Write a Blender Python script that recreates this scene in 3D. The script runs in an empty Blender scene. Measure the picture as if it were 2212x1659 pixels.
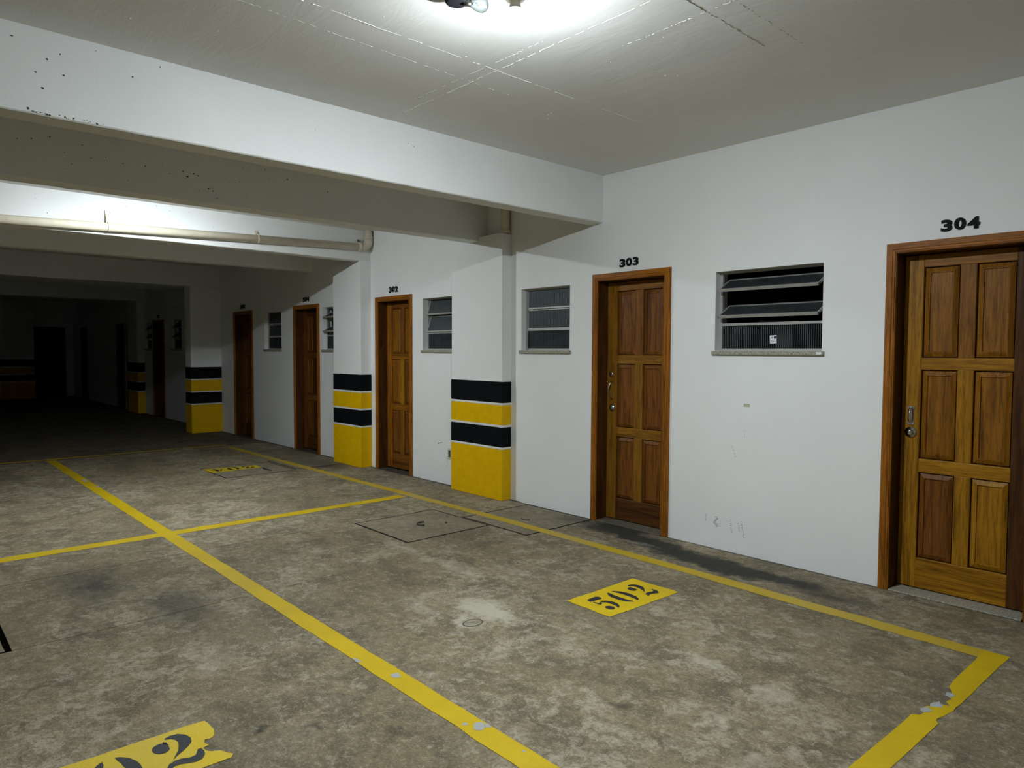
import bpy, bmesh, math, random
from mathutils import Vector, Matrix
random.seed(7)
scene = bpy.context.scene
COL = scene.collection
PI = math.pi

# ------------------------------------------------------------------ camera
# World: X runs along the long wall away from the camera, Y is the distance
# from that wall, Z is up.  The door wall is the plane Y = 0.
YAW, PITCH, ROLL = math.radians(-42.261), math.radians(-2.666), math.radians(0.207)
CAM = Vector((0.0, 4.56, 1.45))
fw = Vector((math.cos(YAW)*math.cos(PITCH), math.sin(YAW)*math.cos(PITCH), math.sin(PITCH)))
rt = fw.cross(Vector((0, 0, 1))).normalized()
up = rt.cross(fw)
cr, sr = math.cos(ROLL), math.sin(ROLL)
r2 = rt*cr + up*sr
u2 = up*cr - rt*sr
cam_d = bpy.data.cameras.new('camera')
cam_d.sensor_width = 36.0
cam_d.sensor_fit = 'HORIZONTAL'
cam_d.lens = 36.0*1514.8/2212.0
cam_d.clip_start = 0.05
cam_d.clip_end = 200
cam = bpy.data.objects.new('camera', cam_d)
COL.objects.link(cam)
m = Matrix.Identity(4)
for i in range(3):
    m[i][0], m[i][1], m[i][2], m[i][3] = r2[i], u2[i], -fw[i], CAM[i]
cam.matrix_world = m
scene.camera = cam

# ------------------------------------------------------------------ world, exposure
world = bpy.data.worlds.new('world')
scene.world = world
world.use_nodes = True
world.node_tree.nodes['Background'].inputs[0].default_value = (0.9, 0.95, 1.0, 1)
world.node_tree.nodes['Background'].inputs[1].default_value = 0.0
vs = scene.view_settings
scene.display_settings.display_device = 'sRGB'
vs.view_transform = 'Standard'
vs.look = 'None'
vs.gamma = 1.0
vs.use_curve_mapping = False
vs.exposure = 0.0
BULB_STRENGTH = 13700.0       # the lit globes, W/m2/sr straight down
BULB2_STRENGTH = 11700.0
BULB_COLOUR = (0.87, 0.955, 1.0, 1)
try:
    scene.cycles.use_denoising = True
    scene.cycles.use_adaptive_sampling = True
    scene.cycles.use_light_tree = False
    scene.cycles.adaptive_threshold = 0.03
    scene.cycles.diffuse_bounces = 4
    scene.cycles.glossy_bounces = 3
    scene.cycles.transparent_max_bounces = 8
    scene.cycles.max_bounces = 7
    scene.cycles.sample_clamp_indirect = 4.0
    scene.cycles.caustics_reflective = False
except Exception:
    pass

# ------------------------------------------------------------------ materials
def new_mat(name):
    mt = bpy.data.materials.new(name)
    mt.use_nodes = True
    nt = mt.node_tree
    b = nt.nodes['Principled BSDF']
    return mt, nt, b

def nd(nt, typ, **kw):
    n = nt.nodes.new(typ)
    for k, v in kw.items():
        if k.startswith('i_'):
            key = k[2:]
            key = int(key) if key.isdigit() else key.replace('_', ' ')
            n.inputs[key].default_value = v
        else:
            setattr(n, k, v)
    return n

def ramp(nt, fac, stops):
    r = nt.nodes.new('ShaderNodeValToRGB')
    el = r.color_ramp.elements
    while len(el) < len(stops):
        el.new(0.5)
    for e, (p, c) in zip(el, stops):
        e.position = p
        e.color = (c[0], c[1], c[2], 1) if not isinstance(c, (int, float)) else (c, c, c, 1)
    nt.links.new(fac, r.inputs[0])
    return r.outputs[0]

def noise(nt, vec, scale, detail=4, rough=0.55, dist=0.0):
    n = nd(nt, 'ShaderNodeTexNoise', i_Scale=scale, i_Detail=detail, i_Roughness=rough, i_Distortion=dist)
    nt.links.new(vec, n.inputs['Vector'])
    return n.outputs[0]

def mix(nt, fac, a, b, mode='MIX'):
    n = nt.nodes.new('ShaderNodeMix')
    n.data_type = 'RGBA'
    n.blend_type = mode
    for sock, v in ((n.inputs[0], fac), (n.inputs[6], a), (n.inputs[7], b)):
        if hasattr(v, 'links'):
            nt.links.new(v, sock)
        elif isinstance(v, (int, float)):
            sock.default_value = v
        else:
            sock.default_value = (v[0], v[1], v[2], 1)
    return n.outputs[2]

def mth(nt, op, a, b=None, clamp=False):
    n = nt.nodes.new('ShaderNodeMath')
    n.operation = op
    n.use_clamp = clamp
    for k, v in ((0, a), (1, b)):
        if v is None:
            continue
        if hasattr(v, 'links'):
            nt.links.new(v, n.inputs[k])
        else:
            n.inputs[k].default_value = v
    return n.outputs[0]

def bump(nt, b, h, strength, dist=0.01):
    n = nd(nt, 'ShaderNodeBump', i_Strength=strength, i_Distance=dist)
    nt.links.new(h, n.inputs['Height'])
    nt.links.new(n.outputs[0], b.inputs['Normal'])
    return n

def worldpos(nt):
    return nt.nodes.new('ShaderNodeNewGeometry').outputs['Position']

def simple(name, col, rough=0.5, metal=0.0, spec=0.5):
    mt, nt, b = new_mat(name)
    v = worldpos(nt)
    f = noise(nt, v, 14, 3)
    c = ramp(nt, f, [(0.3, [x*0.93 for x in col]), (0.7, [min(1, x*1.05) for x in col])])
    nt.links.new(c, b.inputs['Base Color'])
    b.inputs['Roughness'].default_value = rough
    b.inputs['Metallic'].default_value = metal
    b.inputs['Specular IOR Level'].default_value = spec
    return mt

def plaster(name, c0, c1, bumpy=0.25, rough=0.75, grime=0.0):
    mt, nt, b = new_mat(name)
    v = worldpos(nt)
    big = noise(nt, v, 1.3, 5, 0.6)
    c = ramp(nt, big, [(0.3, c0), (0.7, c1)])
    if grime:
        g = noise(nt, v, 5.0, 8, 0.7, 0.5)
        gm = ramp(nt, g, [(0.60, 0.0), (0.78, grime)])
        c = mix(nt, gm, c, [x*0.6 for x in c0])
    nt.links.new(c, b.inputs['Base Color'])
    b.inputs['Roughness'].default_value = rough
    b.inputs['Specular IOR Level'].default_value = 0.3
    h1 = noise(nt, v, 160, 3, 0.6)
    h2 = noise(nt, v, 3.5, 4, 0.55)
    h = mth(nt, 'ADD', mth(nt, 'MULTIPLY', h1, 0.25), h2)
    bump(nt, b, h, bumpy, 0.008)
    return mt

M_WALL = plaster('white_wall_paint', (0.82, 0.83, 0.825), (0.87, 0.88, 0.875), 0.22)
M_BEAM = plaster('white_beam_paint', (0.76, 0.775, 0.765), (0.82, 0.83, 0.82), 0.35, grime=0.12)
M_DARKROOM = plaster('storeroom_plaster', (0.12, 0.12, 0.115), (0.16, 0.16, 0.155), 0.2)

def ceiling_mat():
    mt, nt, b = new_mat('painted_concrete_ceiling')
    v = worldpos(nt)
    big = noise(nt, v, 0.9, 5, 0.6)
    c = ramp(nt, big, [(0.3, (0.75, 0.745, 0.715)), (0.7, (0.81, 0.805, 0.775))])
    nt.links.new(c, b.inputs['Base Color'])
    b.inputs['Roughness'].default_value = 0.6
    b.inputs['Specular IOR Level'].default_value = 0.35
    mp = nd(nt, 'ShaderNodeMapping')
    mp.inputs['Scale'].default_value = (1.0, 3.2, 1.0)
    nt.links.new(v, mp.inputs[0])
    h1 = noise(nt, mp.outputs[0], 2.2, 6, 0.6, 0.8)
    h2 = noise(nt, v, 45, 4, 0.7)
    msk = ramp(nt, noise(nt, v, 1.7, 3), [(0.52, 0.0), (0.64, 1.0)])
    h = mth(nt, 'ADD', h1, mth(nt, 'MULTIPLY', mth(nt, 'MULTIPLY', h2, msk), 0.35))
    bump(nt, b, h, 0.16, 0.022)
    return mt
M_CEIL = ceiling_mat()

OIL = [(3.05, .27, .42, .13, .9), (2.72, .31, .40, .14, 1.0), (2.40, .35, .35, .13, .85), (3.62, .12, .30, .18, .75),
       (3.35, .20, .3, .14, .75), (2.05, .33, .3, .12, .5), (1.75, .40, .25, .14, .35), (4.05, .12, .22, .12, .55),
       (2.62, 3.50, .045, .03, .34), (2.45, 3.35, .04, .03, .30), (2.2, 3.1, .05, .04, .26), (2.05, 3.35, .04, .035, .24), (8.3, .35, .7, .3, .4),
       (1.80, 2.35, .05, .04, .24), (1.72, 2.62, .05, .04, .24), (2.35, 1.85, .04, .03, .22), (4.9, 3.6, .5, .2, .35), (4.2, 3.3, .5, .2, .3)]
PALE = [(2.98, 2.08, .26, .13, 1.4), (2.90, 2.25, .2, .06, .9), (3.25, 2.3, .30, .10, .6), (1.75, 1.75, .16, .10, .75), (1.42, 1.78, .14, .07, .7),
        (1.55, 1.45, .10, .07, .5), (1.62, 1.05, .22, .12, .5), (3.7, 1.7, .5, .12, .6), (3.4, 1.45, .4, .10, .5),
        (4.35, 1.72, .5, .08, .7), (3.3, .33, .35, .06, .6), (1.45, 2.15, .12, .12, .6), (1.25, 2.3, .1, .12, .6), (2.2, .5, .3, .05, .5),
        (3.9, 3.1, .3, .2, .45), (3.35, 3.45, .35, .15, .5), (2.6, 3.2, .3, .15, .4), (5.4, 2.6, .4, .15, .4)]

def floor_mat(name, cover=False):
    mt, nt, b = new_mat(name)
    v = worldpos(nt)
    # warped position for ragged stain outlines
    wn = nd(nt, 'ShaderNodeTexNoise', i_Scale=5.5, i_Detail=5.0, i_Roughness=0.65)
    nt.links.new(v, wn.inputs['Vector'])
    sub = nd(nt, 'ShaderNodeVectorMath', operation='SUBTRACT')
    nt.links.new(wn.outputs[1], sub.inputs[0])
    sub.inputs[1].default_value = (.5, .5, .5)
    scl = nd(nt, 'ShaderNodeVectorMath', operation='SCALE')
    nt.links.new(sub.outputs[0], scl.inputs[0])
    scl.inputs['Scale'].default_value = 0.34
    add = nd(nt, 'ShaderNodeVectorMath', operation='ADD')
    nt.links.new(v, add.inputs[0])
    nt.links.new(scl.outputs[0], add.inputs[1])
    wp = add.outputs[0]
    n1 = noise(nt, v, 1.1, 5, 0.62, 0.6)
    n2 = noise(nt, wp, 3.6, 6, 0.68, 0.4)
    n3 = noise(nt, v, 24, 4, 0.7)
    n4 = noise(nt, wp, 9.0, 5, 0.72, 0.3)
    c = ramp(nt, n1, [(0.30, (0.205, 0.159, 0.089)), (0.50, (0.260, 0.204, 0.119)), (0.70, (0.322, 0.258, 0.158))])
    # grey-green worn areas
    c = mix(nt, ramp(nt, noise(nt, v, 0.8, 5, 0.6, 1.0), [(0.52, 0.0), (0.68, 0.55)]), c, (0.232, 0.210, 0.148))
    # brown dirt
    c = mix(nt, ramp(nt, n2, [(0.46, 0.0), (0.60, 0.78)]), c, (0.118, 0.098, 0.062))
    # scattered light laitance patches
    c = mix(nt, ramp(nt, mth(nt, 'MULTIPLY', n4, mth(nt, 'ADD', n1, 0.5)), [(0.515, 0.0), (0.62, 0.70)]), c, (0.44, 0.385, 0.285))
    # dark tyre dots and oil drops
    vo = nd(nt, 'ShaderNodeTexVoronoi', i_Scale=1.7)
    nt.links.new(wp, vo.inputs['Vector'])
    c = mix(nt, ramp(nt, vo.outputs['Distance'], [(0.045, 0.55), (0.085, 0.0)]), c, (0.10, 0.10, 0.088))
    # small speckle
    c = mix(nt, ramp(nt, n3, [(0.34, 0.75), (0.50, 0.0)]), c, (0.125, 0.106, 0.068))
    n5 = noise(nt, v, 85, 3, 0.75)
    c = mix(nt, ramp(nt, n5, [(0.36, 0.42), (0.50, 0.0)]), c, (0.13, 0.11, 0.072))
    c = mix(nt, ramp(nt, n5, [(0.54, 0.0), (0.68, 0.5)]), c, (0.46, 0.405, 0.305))
    c = mix(nt, ramp(nt, n3, [(0.55, 0.0), (0.70, 0.55)]), c, (0.46, 0.405, 0.305))

    def blob(lst):
        acc = None
        for (x, y, rx, ry, s) in lst:
            mp = nd(nt, 'ShaderNodeVectorMath', operation='MULTIPLY_ADD')
            nt.links.new(wp, mp.inputs[0])
            mp.inputs[1].default_value = (1/rx, 1/ry, 0)
            mp.inputs[2].default_value = (-x/rx, -y/ry, 0)
            ln = nd(nt, 'ShaderNodeVectorMath', operation='LENGTH')
            nt.links.new(mp.outputs[0], ln.inputs[0])
            k = mth(nt, 'MULTIPLY', mth(nt, 'SUBTRACT', 1.25, ln.outputs['Value'], True), s)
            acc = k if acc is None else mth(nt, 'MAXIMUM', acc, k)
        return acc
    dk = blob(OIL)
    dk = ramp(nt, mth(nt, 'MULTIPLY', dk, mth(nt, 'ADD', n4, 0.45)), [(0.03, 0.0), (0.42, 0.95)])
    c = mix(nt, dk, c, (0.034, 0.034, 0.029))
    pl = blob(PALE)
    pl = ramp(nt, mth(nt, 'MULTIPLY', pl, mth(nt, 'ADD', n3, 0.2)), [(0.20, 0.0), (0.75, 0.85)])
    c = mix(nt, pl, c, (0.52, 0.475, 0.375))
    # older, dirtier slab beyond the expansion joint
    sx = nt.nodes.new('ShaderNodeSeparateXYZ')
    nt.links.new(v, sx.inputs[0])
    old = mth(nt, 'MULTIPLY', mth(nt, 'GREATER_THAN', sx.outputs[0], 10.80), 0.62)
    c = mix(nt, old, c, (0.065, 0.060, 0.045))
    # thin dark joint line along the foot of the door wall
    dj = ramp(nt, mth(nt, 'ADD', sx.outputs[1], mth(nt, 'MULTIPLY', n4, 0.02)), [(0.018, 0.85), (0.040, 0.0)])
    c = mix(nt, dj, c, (0.04, 0.038, 0.03))
    if cover:
        c = mix(nt, 0.45, c, (0.225, 0.200, 0.145))
    nt.links.new(c, b.inputs['Base Color'])
    rr = ramp(nt, n2, [(0.3, 0.62), (0.7, 0.85)])
    nt.links.new(rr, b.inputs['Roughness'])
    b.inputs['Specular IOR Level'].default_value = 0.25
    mp = nd(nt, 'ShaderNodeMapping')
    mp.inputs['Scale'].default_value = (1.6, 0.8, 1.0)
    nt.links.new(wp, mp.inputs[0])
    h = mth(nt, 'ADD', noise(nt, mp.outputs[0], 28, 5, 0.72), mth(nt, 'MULTIPLY', n2, 1.2))
    bump(nt, b, h, 0.75, 0.014)
    return mt
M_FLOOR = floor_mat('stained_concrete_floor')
M_COVER = floor_mat('concrete_cover', True)
M_BED = simple('dark_joint_bed', (0.018, 0.018, 0.016), 0.95)

def paint_mat(name, col, worn, wscale=2.0, thr=(0.60, 0.72), amount=0.9):
    mt, nt, b = new_mat(name)
    v = worldpos(nt)
    n1 = noise(nt, v, wscale, 7, 0.7, 0.5)
    n2 = noise(nt, v, 60, 5, 0.7)
    c = ramp(nt, noise(nt, v, 3.0, 5, 0.6), [(0.3, [x*0.86 for x in col]), (0.7, [min(1, x*1.08) for x in col])])
    w = ramp(nt, n1, [(thr[0], 0.0), (thr[1], amount)])
    c = mix(nt, w, c, worn)
    c = mix(nt, ramp(nt, n2, [(0.30, 0.35), (0.42, 0.0)]), c, [x*0.5 for x in worn])
    nt.links.new(c, b.inputs['Base Color'])
    b.inputs['Roughness'].default_value = 0.6
    b.inputs['Specular IOR Level'].default_value = 0.3
    bump(nt, b, n2, 0.35, 0.006)
    return mt
M_YLINE = paint_mat('yellow_line_paint', (0.53, 0.365, 0.001), (0.43, 0.305, 0.05), 0.75, (0.58, 0.72), 0.6)
M_YLINE2 = paint_mat('faded_yellow_line_paint', (0.47, 0.325, 0.010), (0.40, 0.30, 0.085), 0.9, (0.45, 0.65), 0.8)
M_YBOX = paint_mat('yellow_number_plate_paint', (0.60, 0.42, 0.004), (0.52, 0.40, 0.06), 1.2, (0.5, 0.7), 0.6)
M_BSTEN = paint_mat('black_stencil_paint', (0.020, 0.021, 0.024), (0.16, 0.14, 0.06), 14.0, (0.58, 0.72), 0.7)
M_CHIP = simple('grey_primer_chip', (0.33, 0.33, 0.32), 0.8)
M_YCOL = simple('yellow_column_paint', (0.80, 0.475, 0.001), 0.5, 0.0, 0.15)
M_BCOL = simple('black_column_paint', (0.006, 0.007, 0.009), 0.7, 0.0, 0.06)
M_WCOL = simple('white_column_line', (0.80, 0.80, 0.78), 0.6)

def wood(name, dark, mid, light, axis, rough=0.46):
    mt, nt, b = new_mat(name)
    tc = nt.nodes.new('ShaderNodeTexCoord')
    oi = nt.nodes.new('ShaderNodeObjectInfo')
    off = nd(nt, 'ShaderNodeVectorMath', operation='SCALE')
    cmb = nt.nodes.new('ShaderNodeCombineXYZ')
    for k in range(3):
        nt.links.new(oi.outputs['Random'], cmb.inputs[k])
    nt.links.new(cmb.outputs[0], off.inputs[0])
    off.inputs['Scale'].default_value = 37.0
    add = nd(nt, 'ShaderNodeVectorMath', operation='ADD')
    nt.links.new(tc.outputs['Object'], add.inputs[0])
    nt.links.new(off.outputs[0], add.inputs[1])
    mp = nd(nt, 'ShaderNodeMapping')
    s = [16.0, 16.0, 16.0]
    s[axis] = 1.1
    mp.inputs['Scale'].default_value = s
    nt.links.new(add.outputs[0], mp.inputs[0])
    g1 = noise(nt, mp.outputs[0], 1.6, 6, 0.6, 1.2)
    g2 = noise(nt, mp.outputs[0], 7.0, 5, 0.65, 0.3)
    c = ramp(nt, g1, [(0.32, [x*0.75 for x in dark]), (0.50, mid), (0.70, light)])
    c = mix(nt, ramp(nt, g2, [(0.36, 0.55), (0.50, 0.0)]), c, [x*0.45 for x in dark])
    # dirt rising from the floor end of the joinery
    nt.links.new(c, b.inputs['Base Color'])
    b.inputs['Roughness'].default_value = rough
    b.inputs['Specular IOR Level'].default_value = 0.16
    bump(nt, b, g2, 0.12, 0.004)
    return mt
WOODS = {}
def W(kind, axis):
    k = (kind, axis)
    if k not in WOODS:
        d = {'red': ((0.110, 0.036, 0.006), (0.180, 0.064, 0.010), (0.230, 0.090, 0.014)),
             'brown': ((0.150, 0.056, 0.005), (0.240, 0.095, 0.008), (0.31, 0.130, 0.012)),
             'honey': ((0.200, 0.086, 0.005), (0.330, 0.148, 0.008), (0.42, 0.198, 0.012)),
             'tan': ((0.150, 0.066, 0.007), (0.245, 0.108, 0.011), (0.31, 0.148, 0.015)),
             'casing': ((0.180, 0.060, 0.007), (0.300, 0.105, 0.010), (0.39, 0.145, 0.015)),
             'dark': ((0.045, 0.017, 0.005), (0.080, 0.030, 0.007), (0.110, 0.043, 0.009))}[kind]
        WOODS[k] = wood('%s_varnished_wood_grain_%s' % (kind, 'xyz'[axis]), d[0], d[1], d[2], axis)
    return WOODS[k]

M_ALU = simple('painted_aluminium', (0.42, 0.42, 0.39), 0.45, 0.3)
M_CHROME = simple('chrome', (0.75, 0.76, 0.78), 0.14, 1.0)
M_STEEL = simple('worn_steel', (0.42, 0.40, 0.36), 0.3, 1.0)
M_DARKMETAL = simple('dark_metal', (0.06, 0.055, 0.05), 0.4, 0.6)
M_PVC = simple('cream_pvc', (0.66, 0.60, 0.47), 0.32)
M_BPLASTIC = simple('black_plastic', (0.008, 0.009, 0.011), 0.8, 0.0, 0.2)
M_WPLASTIC = simple('ivory_plastic', (0.66, 0.62, 0.50), 0.4)
M_PORC = simple('cream_porcelain', (0.70, 0.64, 0.52), 0.3)
M_PAPER = simple('white_paper', (0.82, 0.83, 0.86), 0.7)
M_TAPE = simple('masking_tape', (0.52, 0.49, 0.37), 0.7)
M_INK = simple('navy_ink', (0.03, 0.04, 0.11), 0.7)
M_INK2 = simple('tan_ink', (0.45, 0.33, 0.22), 0.7)
M_SCUFF = simple('black_scuff', (0.16, 0.16, 0.155), 0.8)
M_PIT = simple('dark_pit', (0.05, 0.05, 0.045), 0.9)

def granite():
    mt, nt, b = new_mat('speckled_granite')
    v = worldpos(nt)
    n = noise(nt, v, 90, 4, 0.8, 0.5)
    c = ramp(nt, n, [(0.35, (0.11, 0.10, 0.075)), (0.48, (0.30, 0.28, 0.22)), (0.62, (0.46, 0.44, 0.37))])
    nt.links.new(c, b.inputs['Base Color'])
    b.inputs['Roughness'].default_value = 0.5
    return mt
M_GRANITE = granite()

def ribbed_glass():
    mt = bpy.data.materials.new('ribbed_glass')
    mt.use_nodes = True
    nt = mt.node_tree
    nt.nodes.clear()
    out = nt.nodes.new('ShaderNodeOutputMaterial')
    tr = nd(nt, 'ShaderNodeBsdfTransparent')
    tr.inputs[0].default_value = (0.42, 0.47, 0.48, 1)
    gl = nd(nt, 'ShaderNodeBsdfGlossy', i_Roughness=0.40)
    gl.inputs[0].default_value = (0.80, 0.87, 0.92, 1)
    df = nd(nt, 'ShaderNodeBsdfDiffuse')
    df.inputs[0].default_value = (0.10, 0.112, 0.118, 1)
    tc = nt.nodes.new('ShaderNodeTexCoord')
    wv = nd(nt, 'ShaderNodeTexWave', i_Scale=22.0, i_Distortion=0.35, i_Detail=1.0)
    wv.bands_direction = 'X'
    nt.links.new(tc.outputs['Object'], wv.inputs['Vector'])
    bp = nd(nt, 'ShaderNodeBump', i_Strength=0.9, i_Distance=0.006)
    nt.links.new(wv.outputs[1] if len(wv.outputs) > 1 else wv.outputs[0], bp.inputs['Height'])
    nt.links.new(bp.outputs[0], gl.inputs['Normal'])
    nt.links.new(bp.outputs[0], df.inputs['Normal'])
    rib = ramp(nt, mth(nt, 'MULTIPLY', wv.outputs[1], mth(nt, 'ADD', mth(nt, 'MULTIPLY', noise(nt, tc.outputs['Object'], 9, 2), 0.5), 0.5)), [(0.36, 0.04), (0.72, 1.0)])  # streaks painted in for the light and dark that glass ribs refract
    m1 = nt.nodes.new('ShaderNodeMixShader')
    nt.links.new(rib, m1.inputs[0])
    nt.links.new(tr.outputs[0], m1.inputs[1])
    nt.links.new(df.outputs[0], m1.inputs[2])
    lw = nd(nt, 'ShaderNodeFresnel', i_IOR=1.5)
    m2 = nt.nodes.new('ShaderNodeMixShader')
    nt.links.new(mth(nt, 'MULTIPLY', lw.outputs[0], 0.055, True), m2.inputs[0])
    nt.links.new(m1.outputs[0], m2.inputs[1])
    nt.links.new(gl.outputs[0], m2.inputs[2])
    nt.links.new(m2.outputs[0], out.inputs[0])
    return mt
M_GLASS = ribbed_glass()

def clear_glass():
    mt = bpy.data.materials.new('clear_bulb_glass')
    mt.use_nodes = True
    nt = mt.node_tree
    nt.nodes.clear()
    out = nt.nodes.new('ShaderNodeOutputMaterial')
    tr = nd(nt, 'ShaderNodeBsdfTransparent')
    tr.inputs[0].default_value = (0.86, 0.91, 0.94, 1)
    gl = nd(nt, 'ShaderNodeBsdfGlossy', i_Roughness=0.03)
    lw = nd(nt, 'ShaderNodeLayerWeight', i_Blend=0.35)
    m2 = nt.nodes.new('ShaderNodeMixShader')
    nt.links.new(mth(nt, 'ADD', lw.outputs['Facing'], 0.06, True), m2.inputs[0])
    nt.links.new(tr.outputs[0], m2.inputs[1])
    nt.links.new(gl.outputs[0], m2.inputs[2])
    nt.links.new(m2.outputs[0], out.inputs[0])
    return mt
M_CLEAR = clear_glass()

def emitter(name, strength):
    mt, nt, b = new_mat(name)
    b.inputs['Base Color'].default_value = (0.9, 0.9, 0.9, 1)
    b.inputs['Emission Color'].default_value = BULB_COLOUR
    # an LED bulb shines mostly downwards: its board faces away from the socket
    geo = nt.nodes.new('ShaderNodeNewGeometry')
    sep = nt.nodes.new('ShaderNodeSeparateXYZ')
    nt.links.new(geo.outputs['Normal'], sep.inputs[0])
    mr = nt.nodes.new('ShaderNodeMapRange')
    mr.inputs[1].default_value = -1.0
    mr.inputs[2].default_value = -0.36
    mr.inputs[3].default_value = strength
    mr.inputs[4].default_value = strength*0.002
    nt.links.new(sep.outputs[2], mr.inputs[0])
    nt.links.new(mr.outputs[0], b.inputs['Emission Strength'])
    return mt
M_GLOBE = emitter('lit_led_globe', BULB_STRENGTH)
M_GLOBE2 = emitter('second_lit_led_globe', BULB2_STRENGTH)

# ------------------------------------------------------------------ mesh helpers
class MB:
    """Collects shapes in world coordinates and links them as one mesh object."""
    def __init__(self):
        self.v, self.f, self.sm = [], [], []
    def add(self, verts, faces, smooth=False):
        o = len(self.v)
        self.v += [Vector(p) for p in verts]
        self.f += [tuple(i+o for i in f) for f in faces]
        self.sm += [smooth]*len(faces)
        return self
    def box(self, x0, y0, z0, x1, y1, z1, M=None):
        x0, x1 = sorted((x0, x1)); y0, y1 = sorted((y0, y1)); z0, z1 = sorted((z0, z1))
        vs_ = [Vector(p) for p in ((x0, y0, z0), (x1, y0, z0), (x1, y1, z0), (x0, y1, z0),
                                   (x0, y0, z1), (x1, y0, z1), (x1, y1, z1), (x0, y1, z1))]
        if M is not None:
            vs_ = [M @ p for p in vs_]
        return self.add(vs_, [(0, 3, 2, 1), (4, 5, 6, 7), (0, 1, 5, 4), (1, 2, 6, 5), (2, 3, 7, 6), (3, 0, 4, 7)])
    def tube(self, pts, r, n=12, cap=True):
        pts = [Vector(p) for p in pts]
        rs = r if isinstance(r, (list, tuple)) else [r]*len(pts)
        rings = []
        prev = None
        for i, p in enumerate(pts):
            t = (pts[min(i+1, len(pts)-1)] - pts[max(i-1, 0)]).normalized()
            if prev is None:
                a = Vector((0, 0, 1)) if abs(t.z) < 0.9 else Vector((1, 0, 0))
                u = t.cross(a).normalized()
            else:
                u = (prev - t*prev.dot(t)).normalized()
            w = t.cross(u)
            prev = u
            rings.append([p + (u*math.cos(2*PI*k/n) + w*math.sin(2*PI*k/n))*rs[i] for k in range(n)])
        vs_ = [q for ring in rings for q in ring]
        fs = []
        for i in range(len(pts)-1):
            for k in range(n):
                fs.append((i*n+k, i*n+(k+1) % n, (i+1)*n+(k+1) % n, (i+1)*n+k))
        self.add(vs_, fs, True)
        if cap:
            o = len(self.v) - len(vs_)
            self.f += [tuple(o+k for k in reversed(range(n))), tuple(o+(len(pts)-1)*n+k for k in range(n))]
            self.sm += [False, False]
        return self
    def lathe(self, base, axis, prof, n=24, cap=False):
        """prof: list of (distance along axis, radius)"""
        axis = Vector(axis).normalized()
        base = Vector(base)
        a = Vector((0, 0, 1)) if abs(axis.z) < 0.9 else Vector((1, 0, 0))
        u = axis.cross(a).normalized()
        w = axis.cross(u)
        vs_, fs = [], []
        for d, r in prof:
            for k in range(n):
                vs_.append(base + axis*d + (u*math.cos(2*PI*k/n) + w*math.sin(2*PI*k/n))*max(r, 1e-4))
        for i in range(len(prof)-1):
            for k in range(n):
                fs.append((i*n+k, i*n+(k+1) % n, (i+1)*n+(k+1) % n, (i+1)*n+k))
        fs.append(tuple(reversed(range(n))))
        fs.append(tuple((len(prof)-1)*n+k for k in range(n)))
        return self.add(vs_, fs, True)
    def prism(self, poly, M, h):
        """poly in the local xy plane, extruded by h along local z, placed by M"""
        n = len(poly)
        vs_ = [M @ Vector((x, y, 0)) for x, y in poly] + [M @ Vector((x, y, h)) for x, y in poly]
        fs = [tuple(reversed(range(n))), tuple(range(n, 2*n))]
        fs += [(i, (i+1) % n, n+(i+1) % n, n+i) for i in range(n)]
        return self.add(vs_, fs)
    def build(self, name, mat, parent=None, bevel=0.0):
        lo = Vector([min(p[i] for p in self.v) for i in range(3)])
        hi = Vector([max(p[i] for p in self.v) for i in range(3)])
        c = (lo+hi)/2
        me = bpy.data.meshes.new(name)
        me.from_pydata([p-c for p in self.v], [], self.f)
        for p, s in zip(me.polygons, self.sm):
            p.use_smooth = s
        bm = bmesh.new()
        bm.from_mesh(me)
        bmesh.ops.recalc_face_normals(bm, faces=bm.faces)
        if bevel:
            bmesh.ops.bevel(bm, geom=[e for e in bm.edges if e.is_manifold and e.calc_face_angle(0) > 0.6], offset=bevel,
                            segments=2, affect='EDGES', profile=0.5, clamp_overlap=True)
        bm.to_mesh(me)
        bm.free()
        me.materials.append(mat)
        o = bpy.data.objects.new(name, me)
        COL.objects.link(o)
        o.location = c
        if parent is not None:
            o.parent = parent
            o.location = c - wloc(parent)
        return o

def wloc(o):
    p = Vector(o.location)
    while o.parent:
        o = o.parent
        p += Vector(o.location)
    return p

def thing(name, loc, label=None, cat=None, group=None, kind=None, parent=None):
    o = bpy.data.objects.new(name, None)
    o.empty_display_size = 0.1
    COL.objects.link(o)
    o.location = Vector(loc) - (wloc(parent) if parent else Vector())
    if parent:
        o.parent = parent
    tag(o, label, cat, group, kind)
    return o

def tag(o, label=None, cat=None, group=None, kind=None):
    if label: o['label'] = label
    if cat: o['category'] = cat
    if group: o['group'] = group
    if kind: o['kind'] = kind
    return o

S = 'structure'
FAR = 25.3          # end wall
YL = 8.8           # opposite wall
XB = -3.6           # wall behind the camera
CZ = 2.92           # ceiling
WJ = 4.89           # plaster step in the door wall
W2Y = -0.02         # door wall beyond the step

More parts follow.
